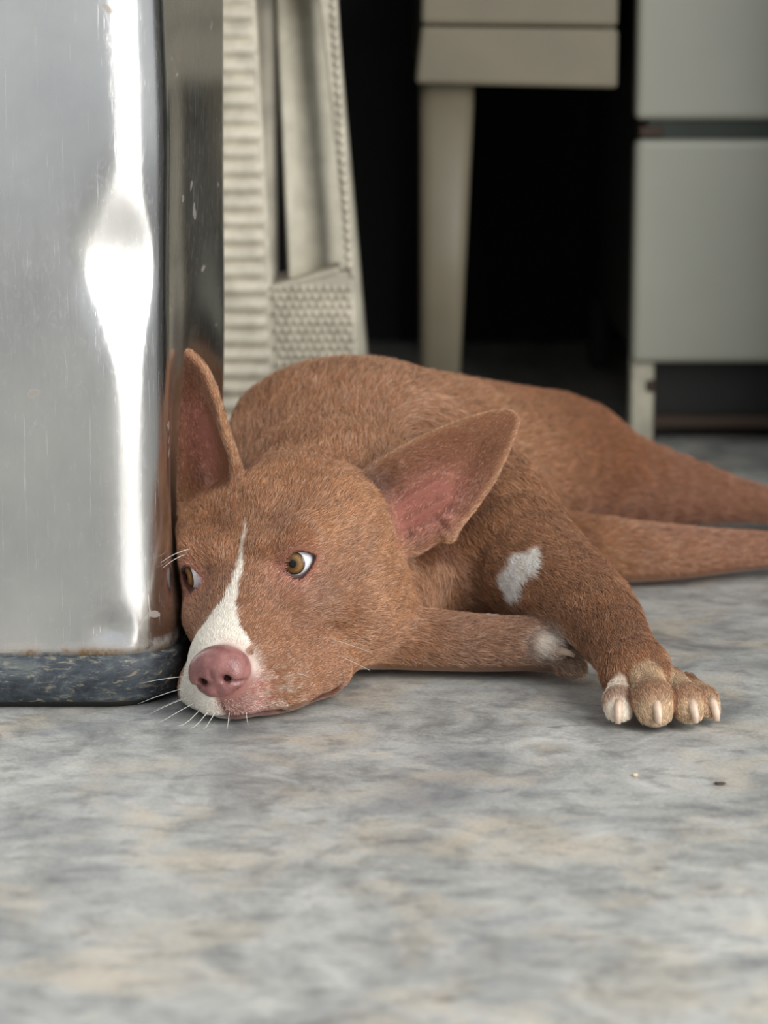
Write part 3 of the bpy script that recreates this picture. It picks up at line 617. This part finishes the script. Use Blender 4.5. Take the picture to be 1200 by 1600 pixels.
# eyes
def uvball(c, r, axis, mat, name, parent, n=32):
    axis = A3(*axis) / np.linalg.norm(axis); q = np.cross(axis, A3(0, 0, 1)); q /= np.linalg.norm(q); w = np.cross(q, axis); V = []; F = []
    return axis, q, w
M_sclera = m_plain('wet_eye_white', lin(226, 222, 226), .08, 300, .03)
def m_iris(name, a, b):
    t = NT(name); at = t.n('ShaderNodeAttribute', attribute_name='rad'); v = t.coord(); nz = t.noise(v, 900, 3)
    c = t.ramp(at.outputs['Fac'], [(.0, G(.004)), (.25, G(.006)), (.31, a), (.62, b), (.86, a), (.93, lin(46, 28, 22)), (1.0, lin(30, 20, 20))])
    t.set(Base_Color=t.mix(.25, c, t.ramp(nz, [(.3, G(.2)), (.7, G(.8))]), 'OVERLAY'), Roughness=.06); return t.m
M_iris = m_iris('amber_iris', lin(92, 68, 44), lin(150, 112, 70))
M_wet = NT('clear_cornea').set(Base_Color=(1, 1, 1, 1), Roughness=.02, Transmission_Weight=1.0, IOR=1.35).m
for (c, e, h, v, s) in EYES:
    cw = HM @ c + HT; R = 11.5; g = HM @ (e * .94 + A3(-.34 if s > 0 else -.62, 0, .05)); g /= np.linalg.norm(g)
    q = np.cross(g, A3(0, 0, 1)); q /= np.linalg.norm(q); w = np.cross(q, g); IR = 7.3
    def dome(t0, t1, nt, name, mat, off=0., flat=False, bulge=0.):
        V = []; F = []; rad = []; m = 40
        for i in range(nt + 1):
            th = t0 + (t1 - t0) * i / nt; rr = R + off + bulge * (1 - i / nt) ** .8 * (1 + .0 * i)
            for k in range(m):
                a = 2 * math.pi * k / m; V.append((cw + g * rr * math.cos(th) + (q * math.cos(a) + w * math.sin(a)) * rr * math.sin(th)) * .001); rad.append(i / nt)
        for i in range(nt):
            for k in range(m): F.append((i * m + k, i * m + (k + 1) % m, (i + 1) * m + (k + 1) % m, (i + 1) * m + k))
        if t0 == 0 or True: F.append(tuple(range(m))[::-1])
        o = mesh_obj(name, V, F, mat); at = o.data.attributes.new('rad', 'FLOAT', 'POINT'); at.data.foreach_set('value', rad); return o
    ti = math.asin(IR / R); eye = put(dome(ti * .97, math.pi * .98, 24, 'eyeball', M_sclera)); eye['label'] = 'white eyeball'
    ir = dome(.02, ti, 12, 'iris', M_iris, -.05); ir['label'] = 'amber iris with dark pupil'; ir.parent = eye
# nose leather
def local_mesh(fun, lo, hi, h, name, mat):
    g = [np.arange(a, b + h, h) for a, b in zip(lo, hi)]; P = np.stack(np.meshgrid(*g, indexing='ij'), -1); sh = P.shape[:3]; D = fun(P.reshape(-1, 3)).reshape(sh); I = D < 0
    nx, ny, nz = [k - 1 for k in sh]; acc = np.zeros((nx, ny, nz, 3)); cnt = np.zeros((nx, ny, nz)); S_ = lambda o, n_: slice(o, o + n_)
    for ax in range(3):
        for p_ in (0, 1):
            for q_ in (0, 1):
                o0 = [0, 0, 0]; oth = [i for i in range(3) if i != ax]; o0[oth[0]] = p_; o0[oth[1]] = q_; o1 = list(o0); o1[ax] = 1
                a = D[S_(o0[0], nx), S_(o0[1], ny), S_(o0[2], nz)]; c = D[S_(o1[0], nx), S_(o1[1], ny), S_(o1[2], nz)]; x = (a < 0) != (c < 0); t = np.where(x, a / np.where(x, a - c, 1), 0)
                for i in range(3): acc[..., i] += np.where(x, o0[i] + (t if i == ax else 0), 0)
                cnt += x
    act = cnt > 0; idx = np.full(cnt.shape, -1); idx[act] = np.arange(act.sum()); g0 = np.argwhere(act); V = A3(*lo) + (g0 + acc[act] / cnt[act][:, None]) * h; F = []
    for ax in range(3):
        b_, c_ = [(1, 2), (2, 0), (0, 1)][ax]; o1 = [0, 0, 0]; o1[ax] = 1; a = I[:nx, :ny, :nz]; c = I[S_(o1[0], nx), S_(o1[1], ny), S_(o1[2], nz)]
        for e in np.argwhere(a != c):
            q = []
            for db, dc in ((-1, -1), (0, -1), (0, 0), (-1, 0)): k = e.copy(); k[b_] += db; k[c_] += dc; q.append(idx[tuple(k)])
            if min(q) >= 0: F.append(q if not a[tuple(e)] else q[::-1])
    return mesh_obj(name, (HM @ V.T).T * .001 + HT * .001, [tuple(int(i) for i in f) for f in F], mat)
def el(p, c, r): q = p - A3(*c); r = A3(*r); k0 = np.linalg.norm(q / r, axis=1); k1 = np.linalg.norm(q / (r * r), axis=1); return k0 * (k0 - 1) / np.maximum(k1, 1e-6)
def nose_f(p):
    cx = 3.5; d = el(p, (cx, 84, -31.5), (15.5, 13.5, 12))
    for s in (-1, 1): d = smin(d, el(p, (cx + s * 9.8, 83.5, -35), (8.4, 11.5, 10)), 4); d = smin(d, el(p, (cx + s * 4.2, 86, -43), (6.5, 9, 5.5)), 4)
    d = smin(d, seg_d(p, A3(cx, 88, -43), A3(cx, 87, -54)) - 3.4, 5)
    for s in (-1, 1):
        hole = np.minimum(el(p, (cx + s * 7.4, 97.5, -36.5), (3.4, 8, 3.0)), seg_d(p, A3(cx + s * 8.5, 96, -38), A3(cx + s * 16.5, 88, -41)) - 1.3); d = -smin(-d, hole, 2.2)
    d = -smin(-d, seg_d(p, A3(cx, 98.5, -26), A3(cx, 98.5, -40)) - .9, 2.5); d = -smin(-d, seg_d(p, A3(cx, 97, -40), A3(cx, 93, -56)) - .8, 1.8)
    return d + .12 * (vnoise(p / 1.1, 4) - .5)
t = NT('moist_pink_nose'); v_ = t.coord(); t.set(Base_Color=t.ramp(t.noise(v_, 160, 4), [(.35, lin(130, 86, 83)), (.65, lin(156, 107, 102))]), Roughness=.32, Subsurface_Weight=.12, Subsurface_Scale=.003, Subsurface_Radius=(1, .4, .3)); t.bump(t.n('ShaderNodeTexVoronoi').outputs[0], 0, .001)
vo = t.n('ShaderNodeTexVoronoi'); vo.inputs['Scale'].default_value = 1100; t.l(v_, vo.inputs['Vector']); t.bump(vo.outputs['Distance'], .35, .0004); M_nose = t.m
ns = put(local_mesh(nose_f, (-18, 64, -60), (26, 102, -14), .55, 'nose', M_nose)); ns['label'] = 'moist pink nose'
# claws and whiskers
def taper(name, pts, r0, r1, mat, n=8, flat=1.0):
    pts = [A3(*p) for p in pts]; V = []; F = []; k = len(pts)
    for i, p in enumerate(pts):
        d = pts[min(i + 1, k - 1)] - pts[max(i - 1, 0)]; d /= np.linalg.norm(d); a = np.cross(d, A3(.3, .2, 1)); a /= np.linalg.norm(a); b = np.cross(d, a); r = r0 + (r1 - r0) * (i / (k - 1)) ** 1.3
        for j in range(n): t_ = 2 * math.pi * j / n; V.append((p + a * r * flat * math.cos(t_) + b * r * math.sin(t_)) * .001)
    for i in range(k - 1):
        for j in range(n): F.append((i * n + j, i * n + (j + 1) % n, (i + 1) * n + (j + 1) % n, (i + 1) * n + j))
    F += [tuple(range(n))[::-1], tuple(range((k - 1) * n, k * n))]; return mesh_obj(name, V, F, mat)
M_claw = m_plain('horn_claw', lin(206, 180, 160), .35, 200, .12); M_wh = m_plain('white_whisker', lin(228, 224, 216), .4, 50, .02)
for (a, b, c_, r) in TOES:
    b, c_ = A3(*b), A3(*c_); f = (c_ - A3(*a)); f[2] = 0; f /= np.linalg.norm(f); s0 = (b + c_) / 2 + f * (r * .62) + A3(0, 0, 2.5)
    put(taper('claw', [s0 + A3(0, 0, 1.5), s0 + f * 4.5 + A3(0, 0, -.2), s0 + f * 7.5 + A3(0, 0, -4.2), s0 + f * 8.6 + A3(0, 0, -8.6)], 3.3, 1.7, M_claw, 10, .8))
put(taper('claw', [(103, 84.5, 22.5), (107, 82, 22.2), (111, 80.5, 21.4), (114, 80, 20)], 2.8, 1.3, M_claw, 10, .8))
for bx, by, bz, dx, dy, dz, ln in ((-15, 77, -38, -1, .75, .35, 34), (-16, 76, -44, -1, .7, .12, 36), (-16, 77, -49, -1, .7, .0, 32), (-13, 82, -51, -.9, .8, -.12, 30), (-11, 86, -54, -.6, .8, -.35, 22), (-6, 89, -55, -.5, .9, -.4, 20), (-2, 90, -56, -.3, .9, -.4, 16), (-20, 66, -52, -1, .3, -.1, 30), (26, 66, -50, .8, .5, -.25, 18), (30, 60, -46, .9, .4, -.1, 22), (48, 22, -44, .9, .3, -.2, 30), (50, 26, -52, .9, .35, -.3, 26), (-31, 6, 17, -.06, 1, .26, 42), (-35, 5, 14, -.03, 1, .2, 36), (6, 90, -57, .05, .8, -.5, 12), (14, 86, -58, .3, .8, -.5, 12)):
    D_ = A3(dx, dy, dz); D_ /= np.linalg.norm(D_); r0 = A3(bx, by, bz); pts = [hw(*(r0 + D_ * ln * t + A3(0, 0, -.0035 * (ln * t) ** 2 * .8 - 0))) for t in (0, .25, .5, .75, 1)]
    pts = [A3(max(p[0], -123.0 if p[1] > 66 else (-159.5 + math.sqrt(max(0, 34 ** 2 - (66 - p[1]) ** 2)) if p[1] > 28 else -200)), p[1], max(p[2], .6)) for p in pts]; put(taper('whisker', pts, .22, .05, M_wh, 5))

# dry scraps on the floor
def scrap(name, loc, r, mat, label, cat):
    bm = bmesh.new(); bmesh.ops.create_icosphere(bm, subdivisions=2, radius=1)
    for v in bm.verts: v.co = Vector((v.co.x * r[0] * random.uniform(.75, 1.2), v.co.y * r[1] * random.uniform(.75, 1.2), max(v.co.z, -.6) * r[2] + r[2] * .6 + abs(v.co.x) * r[2] * .5))
    o = bm_obj(name, bm, mat, None, True); o.location = loc; o['label'] = label; o['category'] = cat; return o
scrap('leaf_scrap', (.1765, -.1227, 0), (.0034, .0022, .0008), M_brown, 'curled dry brown leaf scrap on the floor in front of the dog paw', 'leaf scrap')
scrap('crumb', (.1332, -.1072, 0), (.0016, .0013, .0010), m_plain('tan_crumb', lin(214, 190, 150), .8), 'tiny pale tan crumb lying on the grey floor', 'crumb')
